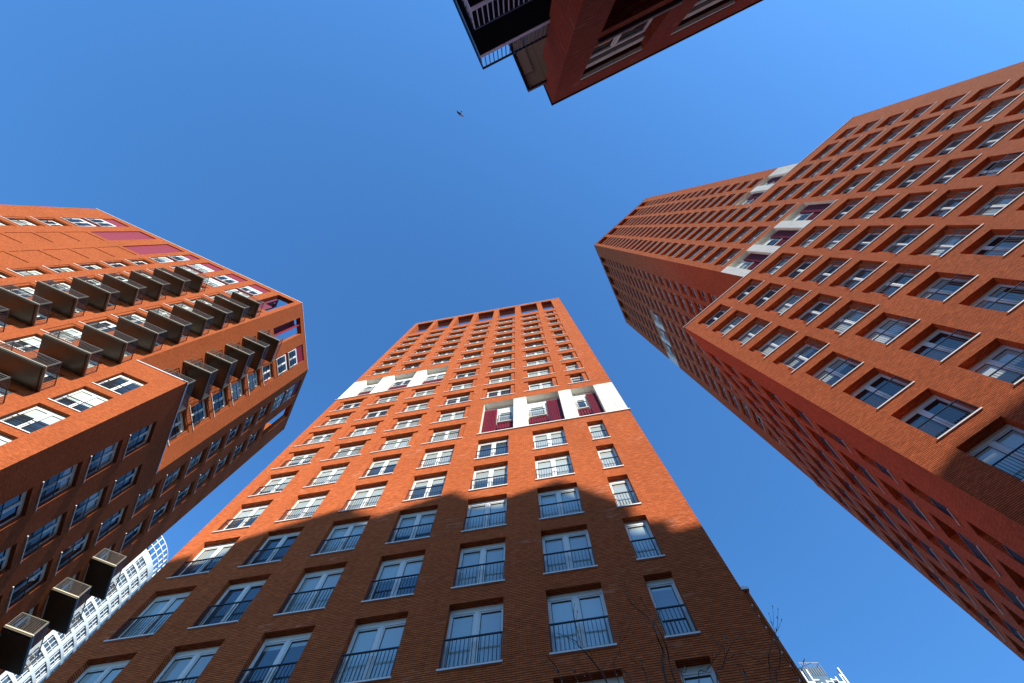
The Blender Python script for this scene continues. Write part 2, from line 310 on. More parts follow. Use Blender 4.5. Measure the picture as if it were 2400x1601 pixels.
class Bld:
    """collects the walls and windows of one building"""
    def __init__(s, root, gk='glass'): s.root = root; s.gk = gk; s.wall = MB(); s.wins = []; s.holes = {}; s.rects = {}
    def hole(s, fr, h): s.holes.setdefault(id(fr), []).append(h)
    def plain(s, fr, u0, u1, z0, h, dep=.22, k='brick', rail=True, sill=True):
        H = (u0, u1, z0, z0+h); s.hole(fr, H); reveal(s.wall, fr, H, 0, -dep-.1, k)
        s.wins.append((fr, u0, -dep, z0, window_tpl(u1-u0, h, dep, (u1-u0), 0, rail, s.gk)))
    def framed(s, fr, u0, u1, z0, h, m=.3, d1_=.06, d2_=.2, k='brick', rail=True, mtop=.0):
        H = (u0, u1, z0, z0+h); s.hole(fr, H); reveal(s.wall, fr, H, 0, -d1_, k)
        I = (u0+m, u1-m, z0, z0+h-mtop); ring(s.wall, fr, H, I, -d1_, k); reveal(s.wall, fr, I, -d1_, -d1_-d2_-.1, k)
        s.wins.append((fr, u0+m, -d1_-d2_, z0, window_tpl(u1-u0-2*m, h-mtop, d1_+d2_, u1-u0, -m, rail, s.gk)))
    def blind(s, fr, u0, u1, z0, h, d=.05, k='brick'):
        H = (u0, u1, z0, z0+h); s.hole(fr, H); reveal(s.wall, fr, H, 0, -d, k)
        s.wall.quad([fr.p(u0, -d, z0), fr.p(u1, -d, z0), fr.p(u1, -d, z0+h), fr.p(u0, -d, z0+h)], k, [(u0, z0), (u1, z0), (u1, z0+h), (u0, z0+h)])
    def loose(s, fr, u0, u1, d, z0, h, rail=True):
        s.wins.append((fr, u0, d, z0, window_tpl(u1-u0, h, .06, u1-u0, 0, rail, s.gk)))
    def finish(s, rects, cap=100):
        for fr, rr, k in rects: wall(s.wall, fr, rr, s.holes.get(id(fr), []), k)
        s.wall.build('wall', s.root)
        scored = []
        for wn in s.wins:
            fr, u, d, z, t = wn; w = max(p[0] for p in t['frame'].v); h = max(p[2] for p in t['frame'].v)
            q = [project(fr.p(*a)) for a in ((u, d, z), (u+w, d, z), (u+w, d, z+h), (u, d, z+h))]
            ar = 0
            if all(q):
                cx = sum(a[0] for a in q)/4; cy = sum(a[1] for a in q)/4
                ar = abs(sum(q[i][0]*q[(i+1) % 4][1] - q[(i+1) % 4][0]*q[i][1] for i in range(4)))/2
                if not (-60 < cx < 2460 and -60 < cy < 1661): ar *= 1e-4
            scored.append((ar, wn))
        scored.sort(key=lambda a: -a[0])
        inv = s.root.matrix_world.inverted()
        rest = MB()
        for i, (ar, (fr, u, d, z, t)) in enumerate(scored):
            o = fr.p(u, d, z)
            # local x must be a right-handed frame: x along t or mirrored
            X = Vector((fr.t[0], fr.t[1], 0)); Y = Vector((fr.n[0], fr.n[1], 0))
            w_ = max(p[0] for p in t['frame'].v)
            if X.cross(Y).z < 0:
                flip = True
            else: flip = False
            if i < cap:
                mm = meshes(t)
                o_ = obj('window', mm['frame'], s.root)
                if flip:
                    Mx = Matrix(((-X.x, Y.x, 0, o[0] + X.x*w_), (-X.y, Y.y, 0, o[1] + X.y*w_), (0, 0, 1, o[2]), (0, 0, 0, 1)))
                else:
                    Mx = Matrix(((X.x, Y.x, 0, o[0]), (X.y, Y.y, 0, o[1]), (0, 0, 1, o[2]), (0, 0, 0, 1)))
                o_.matrix_basis = inv @ Mx
                obj('pane', mm['pane'], o_); obj('sill', mm['sill'], o_)
                if mm['rail']: obj('railing', mm['rail'], o_)
            else:
                r_ = random.random()
                def fn(p, o=o, X=X, Y=Y): return (o[0] + p[0]*X.x + p[1]*Y.x, o[1] + p[0]*X.y + p[1]*Y.y, o[2] + p[2])
                rest.add(t['frame'], fn); rest.add(t['sill'], fn)
                if t['rail']: rest.add(t['rail'], fn)
                n0 = len(rest.uv); rest.add(t['pane'], fn)
                for q in range(n0, len(rest.uv)): rest.uv[q] = [(a[0] + r_, a[1]) for a in rest.uv[q]]
        if rest.f:
            o_ = rest.build('window', s.root); o_['kind'] = 'stuff'; o_['label'] = 'many small far windows high on the brick walls'
# E

def prism(mb, pts, z0, z1, k, ktop=None, kbot=None):
    n = len(pts); a = [(x, y, z0+EYE) for x, y in pts]; b = [(x, y, z1+EYE) for x, y in pts]
    for i in range(n):
        j = (i+1) % n; L = sqrt((pts[i][0]-pts[j][0])**2 + (pts[i][1]-pts[j][1])**2)
        mb.quad([a[i], a[j], b[j], b[i]], k, [(0, z0), (L, z0), (L, z1), (0, z1)])
    mb.quad(b, ktop or k, [p for p in pts]); mb.quad(a[::-1], kbot or k, [p for p in pts][::-1])
def crown(b, fr, cols, z0, z1, zt, u0, u1, k, dep=.80, mid=.48):
    """open loggia under the roof edge: holes, slatted soffit and a dark inner beam"""
    for a0, a1 in cols:
        b.hole(fr, (a0, a1, z0, z1)); reveal(b.wall, fr, (a0, a1, z0, z1), 0, -dep, k, top=False)
    s = MB()
    n = 7
    for a0, a1 in cols:
        s.quad([fr.p(a0, 0, z1+.12), fr.p(a1, 0, z1+.12), fr.p(a1, -dep, z1+.12), fr.p(a0, -dep, z1+.12)], 'slat')
        for i in range(n):
            d = mid*i/n
            fbox(s, fr, a0, a1, -d-mid/n*.62, -d, z1, z1+.11, 'slat')
        fbox(s, fr, a0, a1, -dep, -mid, z1-.22, z1+.10, 'slat')
    s.build('slatted_soffit', b.root)
def band(b, fr, region, openings, sides, kpur='purple', dep=.45, two=True):
    u0, u1, z0, z1 = region; b.hole(fr, region)
    wb = MB(); wall(wb, fr, [region], [(a, c, z0, z1) for a, c in openings], 'white')
    for (a0, a1), sd in zip(openings, sides):
        pn = MB()
        reveal(wb, fr, (a0, a1, z0, z1), 0, -dep, 'white', bottom=False)
        reveal(b.wall, fr, (a0, a1, z1, z1+.001), 0, -dep, 'white', bottom=False, top=False)
        wb.quad([fr.p(a0, -dep, z0), fr.p(a1, -dep, z0), fr.p(a1, -dep, z1), fr.p(a0, -dep, z1)], 'white')
        W = a1 - a0; pw = .42*W if sd else 0
        if sd == 'hi': x0, x1 = a1-pw, a1
        else: x0, x1 = a0, a0+pw
        if sd:
            n = max(5, int((x1-x0)/.09))
            pn.quad([fr.p(x0, -dep+.10, z0), fr.p(x1, -dep+.10, z0), fr.p(x1, -dep+.10, z1-.55), fr.p(x0, -dep+.10, z1-.55)], 'purpleD')
            for x in (x0, x1): pn.quad([fr.p(x, -dep+.10, z0), fr.p(x, -dep, z0), fr.p(x, -dep, z1-.55), fr.p(x, -dep+.10, z1-.55)], 'purpleD')
            pn.quad([fr.p(x0, -dep+.10, z1-.55), fr.p(x1, -dep+.10, z1-.55), fr.p(x1, -dep, z1-.55), fr.p(x0, -dep, z1-.55)], 'purpleD')
            for i in range(n):
                x = x0 + (x1-x0)*(i+.25)/n; fbox(pn, fr, x, x+(x1-x0)/n*.5, -dep+.10, -dep+.17, z0, z1-.55, 'purple')
        w0, w1 = (a0+.12, a1-pw-.12) if sd == 'hi' else (a0+pw+.12, a1-.12)
        b.loose(fr, w0, w1, -dep+.06, z0+.02, .78, False); b.loose(fr, w0, w1, -dep+.06, z0+2.12, 1.85)
        if sd: pn.build('plum_panel', b.root)
        pn = MB(); n = max(5, int((w1-w0)/.12))
        fbox(pn, fr, w0-.1, w1+.1, -dep, -dep+.04, z0+1.28, z0+2.04, 'purpleD')
        for i in range(n):
            x = w0-.1 + (w1-w0+.2)*(i+.25)/n; fbox(pn, fr, x, x+(w1-w0)/n*.5, -dep+.04, -dep+.10, z0+1.28, z0+2.04, 'purple')
        pn.build('plum_spandrel', b.root)
    wb.build('white_concrete_band', b.root)
def cap(b, fr, u0, u1, z, k='sill', h=.07, pr=.07, back=.3, name='coping'):
    m = MB(); fbox(m, fr, u0, u1, -back, pr, z, z+h, k); m.build(name, b.root)

# ================================================================== 1. the tower straight ahead
rootC = thing('brick_tower', 'orange brick tower straight ahead in the middle, lower floors in shade', 'tower block', (0, 18, 0))
bC = Bld(rootC, 'glassC')
colsC = [(14.10, 15.78), (11.20, 12.87), (8.25, 9.93), (5.28, 6.97), (2.30, 4.00), (-.69, 1.00), (-2.83, -1.98)]
colsCf = [(13.78, 16.07), (10.84, 13.16), (7.92, 10.24), (4.96, 7.29), (1.97, 4.31), (-1.02, 1.31), (-3.16, -1.70)]
for ci, ((a0, a1), (f0, f1)) in enumerate(zip(colsC, colsCf)):
    for r in range(-3, 17):
        z = 10.53 + 3*r
        left = ci <= 3
        if ci <= 2 and r in (9, 10): continue
        if ci >= 4 and r in (5, 6): continue
        if r <= 4: bC.plain(FC, a0, a1, z, 2.30, k='brickC')
        else: bC.framed(FC, f0, f1, z, 2.18, m=.30, d1_=.07, d2_=.2, k='brickC')
band(bC, FC, (-4.45, 4.01, 25.60, 30.55), [(2.05, 4.01), (-.91, 1.21), (-3.22, -1.72)], ['hi', 'lo', 'lo'])
band(bC, FC, (7.95, 16.65, 37.45, 42.15), [(13.98, 15.56), (10.89, 12.95), (7.95, 9.99)], [None, None, None])
crown(bC, FC, [(13.78, 16.1), (10.84, 13.2), (7.92, 10.22), (4.96, 7.27), (1.96, 4.26), (-1.1, 1.18), (-3.2, -1.76)], 62.2, 68.9, 69.8, -4.45, 16.65, 'brickC')
# side and back walls, roof
for u in (-4.45, 16.65):
    bC.wall.quad([FC.p(u, 0, -EYE), FC.p(u, -18, -EYE), FC.p(u, -18, 61.5), FC.p(u, 0, 61.5)], 'brickC', [(0, 0), (18, 0), (18, 61.5), (0, 61.5)])
    bC.wall.quad([FC.p(u, 0, 61.5), FC.p(u, -1.0, 61.5), FC.p(u, -1.0, 69.8), FC.p(u, 0, 69.8)], 'brickC', [(0, 0), (1, 0), (1, 8), (0, 8)])
bC.wall.quad([FC.p(-4.45, -18, -EYE), FC.p(16.65, -18, -EYE), FC.p(16.65, -18, 61.5), FC.p(-4.45, -18, 61.5)], 'brickC', [(0, 0), (21, 0), (21, 61.5), (0, 61.5)])
m = MB(); m.quad([FC.p(-4.45, 0, 61.5), FC.p(16.65, 0, 61.5), FC.p(16.65, -18, 61.5), FC.p(-4.45, -18, 61.5)], 'roof'); m.build('roof', rootC)
bC.finish([(FC, [(-4.45, 16.65, -EYE, 69.8)], 'brickC')])
m = MB(); fbox(m, FC, -4.50, 16.70, -1.1, .05, 69.8, 69.92, 'cap'); m.build('coping', rootC)
cap(bC, FC, -4.53, 4.12, 25.53, 'sill', .06, .07, .3); cap(bC, FC, 7.85, 16.72, 37.38, 'sill', .06, .07, .3)
# slim side pier that shows behind the right-hand corner, with its white cap and brackets
m = MB(); fbox(m, FC, -4.63, -4.452, -3.0, -.10, -EYE, 11.75, 'brickC'); m.build('side_pier', rootC)
m = MB(); fbox(m, FC, -4.66, -4.455, -3.0, -.02, 11.75, 11.86, 'frame'); m.build('coping', rootC)
for i in range(12):
    m = MB(); fbox(m, FC, -4.485, -4.452, -.10, -.02, 11.14-.372*i, 11.19-.372*i, 'frame'); m.build('bracket', rootC)

# ================================================================== 2. the tall stepped tower on the right
rootA = thing('brick_tower', 'tallest brick tower at the right, rising on white piers from a wide base', 'tower block', (22, 12, 0))
bA = Bld(rootA); kA = 'brickR'
cA = [(-8.35, -5.97), (-11.40, -9.02), (-14.44, -12.05), (-17.50, -15.11), (-20.56, -18.16), (-23.67, -21.22), (-26.77, -24.35), (-29.86, -27.42), (-32.10, -30.47)]
def fA(fr, u0, u1, z, narrow=False): bA.framed(fr, u0, u1, z, 2.13, m=.30 if not narrow else .28, d1_=.20, d2_=.20, k=kA)
def pA(fr, u0, u1, z): bA.plain(fr, u0+.32, u1-.32, z, 2.28, dep=.38, k=kA)
for ci, (a0, a1) in enumerate(cA):
    for k in range(-12, 25):
        z = 37.4 + 3*k
        top = 0 if ci <= 4 else 5
        if k <= top:
            (fA if k >= (-4 if ci <= 4 else -2) else pA)(FA, a0, a1, z)
        elif ci == 2 or ci == 3 or ci == 4:
            if k >= 3: fA(FA, a0, a1, z)
        elif ci in (5, 6):
            if k >= 8:
                if ci == 5: fA(FA, -23.62, -21.25, z)
                else: fA(FA, -25.97, -24.36, z, True)
band(bA, FA, (-20.54, -11.40, 40.72, 45.55), [(-14.30, -12.21), (-17.31, -15.12), (-20.54, -18.19)], ['lo', 'lo', 'lo'])
band(bA, FA, (-27.55, -21.22, 56.37, 60.85), [(-23.45, -21.22), (-26.08, -24.40)], ['lo', 'lo'])
crown(bA, FA, [(-14.38, -12.08), (-17.36, -15.12), (-20.50, -18.17), (-23.58, -21.3), (-25.95, -24.36)], 112.6, 118.4, 119.7, -27.6, -11.4, kA, dep=2.0, mid=1.2)
cG = [(2.95, 4.3), (4.95, 7.1), (7.9, 10.1), (10.9, 13.1), (14.05, 16.2), (17.0, 19.3)]
for ci, (a0, a1) in enumerate(cG):
    for k in range(2, 25):
        if ci >= 3 and k in (14, 15): continue
        bA.framed(FG, a0, a1, 37.4+3*k, 2.13, m=.25, d1_=.17, d2_=.13, k=kA)
band(bA, FG, (10.9, LG, 79.45, 84.9), [(10.9, 13.1), (14.1, 16.2), (17.0, 19.3)], ['lo', 'lo', 'lo'])
crown(bA, FG, cG, 112.6, 118.4, 119.7, 0, LG, kA, dep=2.0, mid=1.2)
cB = [(2.35, 3.85), (4.45, 6.80), (7.45, 9.75), (10.45, 12.75), (13.45, 15.75), (16.45, 18.75)]
for ci, (a0, a1) in enumerate(cB):
    for k in range(-12, 1):
        z = 37.4 + 3*k
        (fA if k >= -4 else pA)(FB, a0, a1, z)
DP = 20.0
def quadw(bld, P, Q, z0, z1, k):
    L = sqrt((P[0]-Q[0])**2 + (P[1]-Q[1])**2)
    bld.wall.quad([(P[0], P[1], z0+EYE), (Q[0], Q[1], z0+EYE), (Q[0], Q[1], z1+EYE), (P[0], P[1], z1+EYE)], k, [(0, z0), (L, z0), (L, z1), (0, z1)])
rA0 = add2(FA.O, eA, -34.40); rA1 = add2(rA0, nA, DP); kb = add2(KR, nA, DP)
p1 = add2(FA.O, eA, -27.6); p1b = add2(p1, nA, DP)
sA = add2(FA.O, eA, -20.54); sAb = add2(sA, nA, DP)
quadw(bA, rA0, rA1, -EYE, 56.3, kA); quadw(bA, rA1, kb, -EYE, 40.65, kA); quadw(bA, rA1, sAb, 40.65, 56.3, kA); quadw(bA, p1, p1b, 56.3, 119.7, kA)
quadw(bA, p1b, P2, 40.65, 119.7, kA)
m = MB()
def poly(mb, pts, z, k): mb.quad([(x, y, z+EYE) for x, y in pts], k, list(pts))
poly(m, [KR, P0, sA, sAb, kb], 40.6, 'roof'); poly(m, [sA, rA0, rA1, sAb], 56.25, 'roof'); poly(m, [P0, p1, p1b, P2], 119.5, 'roof'); m.build('roof', rootA)
bA.finish([(FA, [(-34.40, -5.10, -EYE, 40.65), (-34.40, -20.54, 40.65, 56.30), (-27.60, -11.40, 40.65, 119.7)], kA),
           (FG, [(0, LG, 40.65, 119.7)], kA), (FB, [(0, 20.0, -EYE, 40.65)], kA)])
cap(bA, FA, -20.54, -5.03, 40.65, 'sill', .06, .06, .3); cap(bA, FA, -34.46, -20.45, 56.30, 'sill', .06, .06, .3); cap(bA, FB, -.05, 20.0, 40.65, 'sill', .06, .06, .3)
cap(bA, FA, -27.65, -11.38, 119.7, 'capdark', .1, .04, .3); cap(bA, FG, -.03, LG, 119.7, 'capdark', .1, .04, .3)

# ================================================================== 3. the tower on the left with balconies
rootL = thing('brick_tower', 'orange brick tower at the left with rows of dark balconies and plum panels', 'tower block', (-36, 10, 0))
bL = Bld(rootL); kL = 'brick'
def fL(fr, a0, a1, z, m=.26): bL.framed(fr, a0, a1, z, 2.45, m=m, d1_=.05, d2_=.22, k=kL, mtop=.12)
def purple(fr, a0, a1, z0, z1, wins=True):
    pur = MB()
    bL.hole(fr, (a0, a1, z0, z1)); reveal(bL.wall, fr, (a0, a1, z0, z1), 0, -.10, kL)
    pur.quad([fr.p(a0, -.10, z0), fr.p(a1, -.10, z0), fr.p(a1, -.10, z1), fr.p(a0, -.10, z1)], 'purple', [(a0, z0), (a1, z0), (a1, z1), (a0, z1)]); pur.build('plum_panel', bL.root)
    if wins:
        bL.loose(fr, a0+.12, a1-.12, -.02, z0+.05, 2.45); bL.loose(fr, a0+.12, a1-.12, -.02, z0+3.05, 2.3)
ZR = [53.80] + [50.66-3.0*j for j in range(0, 18)]
colsD = {'7': (25.66, 27.80), '6': (22.28, 24.42), '5': (18.74, 20.88), '4': (16.64, 17.98), '3': (13.56, 15.70), 'c': (10.50, 12.58), '2': (7.44, 9.56), 'e': (4.33, 6.45)}
for n, (a0, a1) in colsD.items():
    for j, z in enumerate(ZR):
        if j == 0:
            if n != 'e': purple(FD, a0, a1, 53.83, 61.03, n not in '56')
        elif n in '56': bL.blind(FD, a0, a1, z, 2.6, .05, kL)
        elif z > 31: fL(FD, a0, a1, z, .26 if a1-a0 > 1.6 else .16)
        elif n not in 'e' or True: bL.plain(FD, a0+.25, a1-.25, z, 2.42, k=kL)
for i in range(10): bL.plain(FD, 1.37, 3.19, 29.45-3*i, 2.44, k=kL)
colsE = [(2.35, 4.20), (5.94, 7.77), (9.50, 11.30), (13.0, 14.8)]
for a0, a1 in colsE:
    for i in range(10): bL.plain(FE, a0, a1, 29.36-3*i, 2.43, k=kL)
for a0, a1 in ((9.26, 11.40), (12.84, 14.95)):
    for j in range(1, 8): fL(FE, a0, a1, ZR[j])
purple(FE, 9.26, 11.40, 53.83, 61.1)
for a0, a1, t in ((5.20, 7.40, 1), (1.72, 3.80, 0)):
    for j in range(1, 7 if t else 7): fL(FH, a0, a1, ZR[j], .24)
purple(FH, 5.20, 7.38, 53.83, 61.1)
# open corner loggias under the roof
def part1(fr, u0, u1, d0, d1_, z0, z1, k, name='plum_partition', root=None):
    v = MB(); fbox(v, fr, u0, u1, d0, d1_, z0, z1, k); v.build(name, root or rootL)
for fr, H in ((FD, (4.33, 6.45, 54.0, 61.03)), (FH, (1.72, 3.80, 54.0, 61.03)), (FE, (12.9, 14.95, 54.0, 61.1))):
    bL.hole(fr, H); reveal(bL.wall, fr, H, 0, -.55, kL)
part1(FD, 5.25, 6.45, -.75, -.56, 53.7, 57.6, 'purpleD'); part1(FD, 5.25, 5.37, -.74, -.08, 57.61, 57.9, 'purple'); part1(FD, 6.20, 6.44, -1.6, -.56, 57.62, 61.0, 'purpleD')
part1(FH, 1.75, 2.62, -.9, -.75, 54.0, 60.9, 'purpleD'); part1(FH, 2.63, 2.75, -.9, -.12, 54.0, 60.9, 'purple')
part1(FE, 12.9, 13.5, -1.2, -.56, 53.7, 60.6, 'purpleD')
a30 = add2(KL, eD, 30.6); e17 = add2(KL, tE, 17.4); far = add2(a30, tE, 17.4)
quadw(bL, a30, far, -EYE, 61.9, kL); quadw(bL, far, e17, -EYE, 61.9, kL)
m = MB(); poly(m, [KL, q1, q2], 33.8, 'roof'); poly(m, [q1, a30, far, e17, q2], 53.6, 'roof'); m.build('roof', rootL)
bL.finish([(FD, [(0, 3.75, -EYE, 33.85), (3.75, 30.6, -EYE, 61.9)], kL), (FE, [(0, 8.05, -EYE, 33.85), (8.05, 17.4, -EYE, 61.9)], kL), (FH, [(0, LH, 33.85, 61.9)], kL)])
cap(bL, FD, -.06, 3.80, 33.85, 'cap', .09, .06, .3); cap(bL, FE, -.06, 8.05, 33.85, 'cap', .09, .06, .3)
cap(bL, FD, 3.70, 30.65, 61.9, 'cap', .1, .05, .3); cap(bL, FH, -.03, LH+.03, 61.9, 'cap', .1, .05, .3); cap(bL, FE, 8.05, 17.45, 61.9, 'capdark', .1, .03, .3)
def balcony_mesh(pts, wallside, hr=1.2, th=.20):
    """pts: slab corners in plan (local), wallside: index of the edge that touches the wall"""
    s = MB(); r = MB(); n = len(pts)
    def pr(mb, P, z0, z1, k):
        a = [(x, y, z0) for x, y in P]; b_ = [(x, y, z1) for x, y in P]
        for i in range(len(P)): j = (i+1) % len(P); mb.quad([a[i], a[j], b_[j], b_[i]], k)
        mb.quad(b_, k); mb.quad(a[::-1], k)
    cx = sum(p[0] for p in pts)/n; cy = sum(p[1] for p in pts)/n
    ins = [(p[0]+(cx-p[0])*.07, p[1]+(cy-p[1])*.07) for p in pts]
    pr(s, pts, 0.05, th, 'bronze'); pr(s, ins, 0.0, .05, 'bronze')
    for i in range(n):
        if i == wallside: continue
        p, q = Vector(pts[i]), Vector(pts[(i+1) % n]); L = (q-p).length; t = (q-p)/L; nn = Vector((t.y, -t.x))
        if (Vector((cx, cy))-p).dot(nn) > 0: nn = -nn
        s.box((p.x, p.y, th-.05), (t.x*L, t.y*L, 0), (nn.x*.03, nn.y*.03, 0), (0, 0, .055), 'bronze_edge')
        def bar(a, b_, w_, z0, z1):
            A = p + t*a - nn*.03; r.box((A.x, A.y, z0), (t.x*(b_-a), t.y*(b_-a), 0), (-nn.x*w_, -nn.y*w_, 0), (0, 0, z1-z0), 'rail_brown')
        bar(0, L, .045, hr-.045, hr); bar(0, L, .025, th+.05, th+.075)
        k = max(2, int(L/.125))
        for j in range(k+1):
            w_ = .04 if j in (0, k) else .021
            a = min(L-w_, max(0, L*j/k-w_/2)); bar(a, a+w_, w_, th, hr)
    return s.mesh('balcony'), r.mesh('railing')
inv = rootL.matrix_world.inverted()
def put_balcony(ms, x, y, z, ang, flip=1):
    o = obj('balcony', ms[0], rootL); o.matrix_basis = inv @ Matrix.Translation((x, y, z+EYE)); obj('railing', ms[1], o)
    o['label'] = 'dark metal balcony with thin vertical bars'
def loc(fr, pts):
    return [(u*fr.t[0] + d*fr.n[0], u*fr.t[1] + d*fr.n[1]) for u, d in pts]
mD = balcony_mesh(loc(FD, [(0, 0), (0, 1.66), (2.93, 1.66), (2.93, 0)]), 3)
for u0, rows in ((4.0, range(1, 11)), (10.14, range(1, 11))):
    for j in rows:
        P = add2(KL, eD, u0); put_balcony(mD, P[0], P[1], ZR[j]-.10, 0)
def kf(pts): return [(x*eD[0] + y*tE[0], x*eD[1] + y*tE[1]) for x, y in pts]
mH = balcony_mesh(kf([(.82, 1.22), (3.15, 1.22), (1.95, 3.87), (.82, 3.87)]), 1)
for j in range(1, 7): put_balcony(mH, KL[0], KL[1], ZR[j]-.10, 0)
mE = balcony_mesh(loc(FE, [(0, 0), (0, 1.64), (3.0, 1.64), (3.0, 0)]), 3)
for i in range(6):
    P = add2(KL, tE, 12.55); put_balcony(mE, P[0], P[1], 29.4-3*i, 0)

# ================================================================== 4. the close block overhead
rootT = thing('brick_block', 'dark shaded brick block at the top edge with a black balcony beside its corner', 'apartment block', (10, -14, 0))
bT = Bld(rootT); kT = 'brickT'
zT = 19.5
for i in range(6):                                     # wide deep loggias along the long face
    u0 = .90 + 3.22*i
    if u0 > 18: break
    def pb(*a_, name='lintel'):
        s = MB(); fbox(s, FT1, *a_); s.build(name, rootT)
    for zb_ in (0, -6.6):
        z0, z1 = 14.42+zb_, 18.15+zb_; H = (u0, u0+2.25, z0, z1); bT.hole(FT1, H); reveal(bT.wall, FT1, H, 0, -.40, kT)
        pb(u0, u0+2.25, -.12, -.02, z1-.16, z1-.01, 'white', name='blind_box'); pb(u0, u0+2.25, -.39, -.21, z1-.72, z1-.30, 'white', name='blind_box')
        pb(u0-.02, u0+2.32, -.40, .10, z0-.10, z0, 'capdark', name='ledge'); pb(u0-.02, u0+2.32, .08, .115, z0+.001, z0+.03, 'frame', name='ledge_trim')
        bT.loose(FT1, u0+.02, u0+2.23, -.30, z0+.02, 2.85, False)
        y0, y1 = z0-4.6, z0-.55; H = (u0, u0+2.25, y0, y1); bT.hole(FT1, H); reveal(bT.wall, FT1, H, 0, -1.8, kT)
        bT.wall.quad([FT1.p(u0, -1.8, y0), FT1.p(u0+2.25, -1.8, y0), FT1.p(u0+2.25, -1.8, y1), FT1.p(u0, -1.8, y1)], kT, [(0, y0), (2.25, y0), (2.25, y1), (0, y1)])
        pb(u0+.001, u0+2.249, -.62, -.50, y1-.22, y1-.001, kT, name='brick_beam'); pb(u0+.001, u0+2.249, -1.2, -1.1, y1-.18, y1-.001, kT, name='brick_beam')
W = 26.0; DT = 11.0
b0 = add2(cT, d1, W); b1 = add2(b0, d2, DT); b2 = add2(cT, d2, DT)
# end face: only .72 m wide at the top storey, wider below where the balconies hang
quadw(bT, add2(cT, d2, .72), add2(add2(cT, d2, .72), d1, 1.0), 15.2, zT, kT)
quadw(bT, b0, b1, -EYE, zT, kT); quadw(bT, b1, add2(b2, d1, 1.0), -EYE, zT, kT)
quadw(bT, add2(b2, d1, 1.0), add2(add2(cT, d2, .72), d1, 1.0), 15.2, zT, kT)
quadw(bT, add2(b2, d1, 1.0), add2(add2(cT, d2, 1.12), d1, 1.0), -EYE, 15.2, kT)
quadw(bT, add2(cT, d2, 1.12), add2(add2(cT, d2, 1.12), d1, 1.0), -EYE, 15.2, kT)
m = MB(); poly(m, [cT, b0, b1, add2(b2, d1, 1.0), add2(add2(cT, d2, .72), d1, 1.0), add2(cT, d2, .72)], zT-.05, 'roof'); m.build('roof', rootT)
bT.finish([(FT1, [(0, W, -EYE, zT)], kT), (FT2, [(0, .72, 15.2, zT), (0, 1.12, -EYE, 17.7)], kT)])
cap(bT, FT1, -.03, W, zT, 'capdark', .07, .05, .3); cap(bT, FT2, -.05, .74, zT, 'capdark', .07, .04, .3)
def tb(u0, u1, w0, w1, z0, z1, k, mb):                 # box in the block's own axes
    o = add2(add2(cT, d1, u0), d2, w0)
    mb.box((o[0], o[1], z0+EYE), (d1[0]*(u1-u0), d1[1]*(u1-u0), 0), (d2[0]*(w1-w0), d2[1]*(w1-w0), 0), (0, 0, z1-z0), k)
def t_balcony(z, kr, u0=-2.07, u1=0.98, w0=1.04, w1=5.2, th=.24, hr=1.26):
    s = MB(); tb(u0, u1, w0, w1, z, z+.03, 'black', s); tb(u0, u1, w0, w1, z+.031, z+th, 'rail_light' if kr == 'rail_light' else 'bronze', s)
    tb(u0, u1, w0-.012, w0-.001, z+.02, z+th-.01, 'rail_light', s)
    o = s.build('balcony', rootT); r = MB()
    for a in (0,):
        tb(u0, u1, w0, w0+.05, z+hr-.05, z+hr, 'rail', r); tb(u0, u0+.05, w0+.05, w1, z+hr-.05, z+hr, 'rail', r)
        n = 24
        for i in range(n+1):
            x = u0 + (u1-u0-.03)*i/n; tb(x, x+.022, w0+.01, w0+.032, z+th, z+hr-.05, kr, r)
        n = 32
        for i in range(1, n+1):
            y = w0 + (w1-w0-.03)*i/n; tb(u0+.01, u0+.032, y, y+.022, z+th, z+hr-.05, kr, r)
    q = r.build('railing'); q.parent = o
t_balcony(14.55, 'rail'); t_balcony(11.60, 'rail_light'); t_balcony(8.6, 'rail_light')
s = MB(); tb(-.66, .95, .66, 4.6, 18.72, 18.78, 'white', s); tb(-.72, .95, .60, 4.6, 18.781, 18.95, 'capdark', s)
tb(-.74, -.66, .60, 4.6, 18.66, 18.781, 'capdark', s); tb(-.66, -.02, .58, .655, 18.66, 18.781, 'capdark', s); s.build('canopy', rootT)
s = MB()
for i in range(14): tb(-.70, -.65, .70+.16*i, .76+.16*i, 18.60, 18.72, 'capdark', s)
for i in range(6): tb(-.60+.1*i, -.56+.1*i, .60, .655, 18.60, 18.66, 'capdark', s)
tb(-.62, -.30, 1.1, 4.0, 18.66, 18.72, 'sill', s); s.build('corrugated_edge', rootT)

# ================================================================== 5. unseen row behind the block, its roofline shaped to throw the stepped shade
rootS = thing('shade_casting_row', 'unseen row behind the close block, roofline shaped to cast the stepped shade', 'terrace', (8, -38, 0))
prof_c = [(16.65, 17.85), (15.64, 18.03), (15.34, 17.73), (13.78, 18.68), (9.9, 19.84), (9.2, 19.75), (9.06, 19.39), (7.95, 18.70), (4.71, 19.75), (3.9, 18.9), (2.3, 18.55), (-.03, 19.25), (-1.96, 17.16), (-2.48, 16.42), (-2.49, 15.50), (-3.50, 15.32), (-3.52, 14.72), (-4.46, 14.85)]
YS = -32.0; pr_ = []
for u, z in prof_c:
    X = FC.O[0] + u*eC[0]; Y = FC.O[1] + u*eC[1]; k = (Y-YS)/(-SUN.y)
    pr_.append((X + SUN.x*k, z + SUN.z*k))
pA_ = []
for u, z in [(-4.9, 15.25), (-6.3, 15.70), (-9.1, 15.85), (-14, 15.9), (-24, 14.5), (-34, 12.0)]:
    X = FA.O[0] + u*eA[0]; Y = FA.O[1] + u*eA[1]; k = (Y-YS)/(-SUN.y); pA_.append((X + SUN.x*k, z + SUN.z*k))
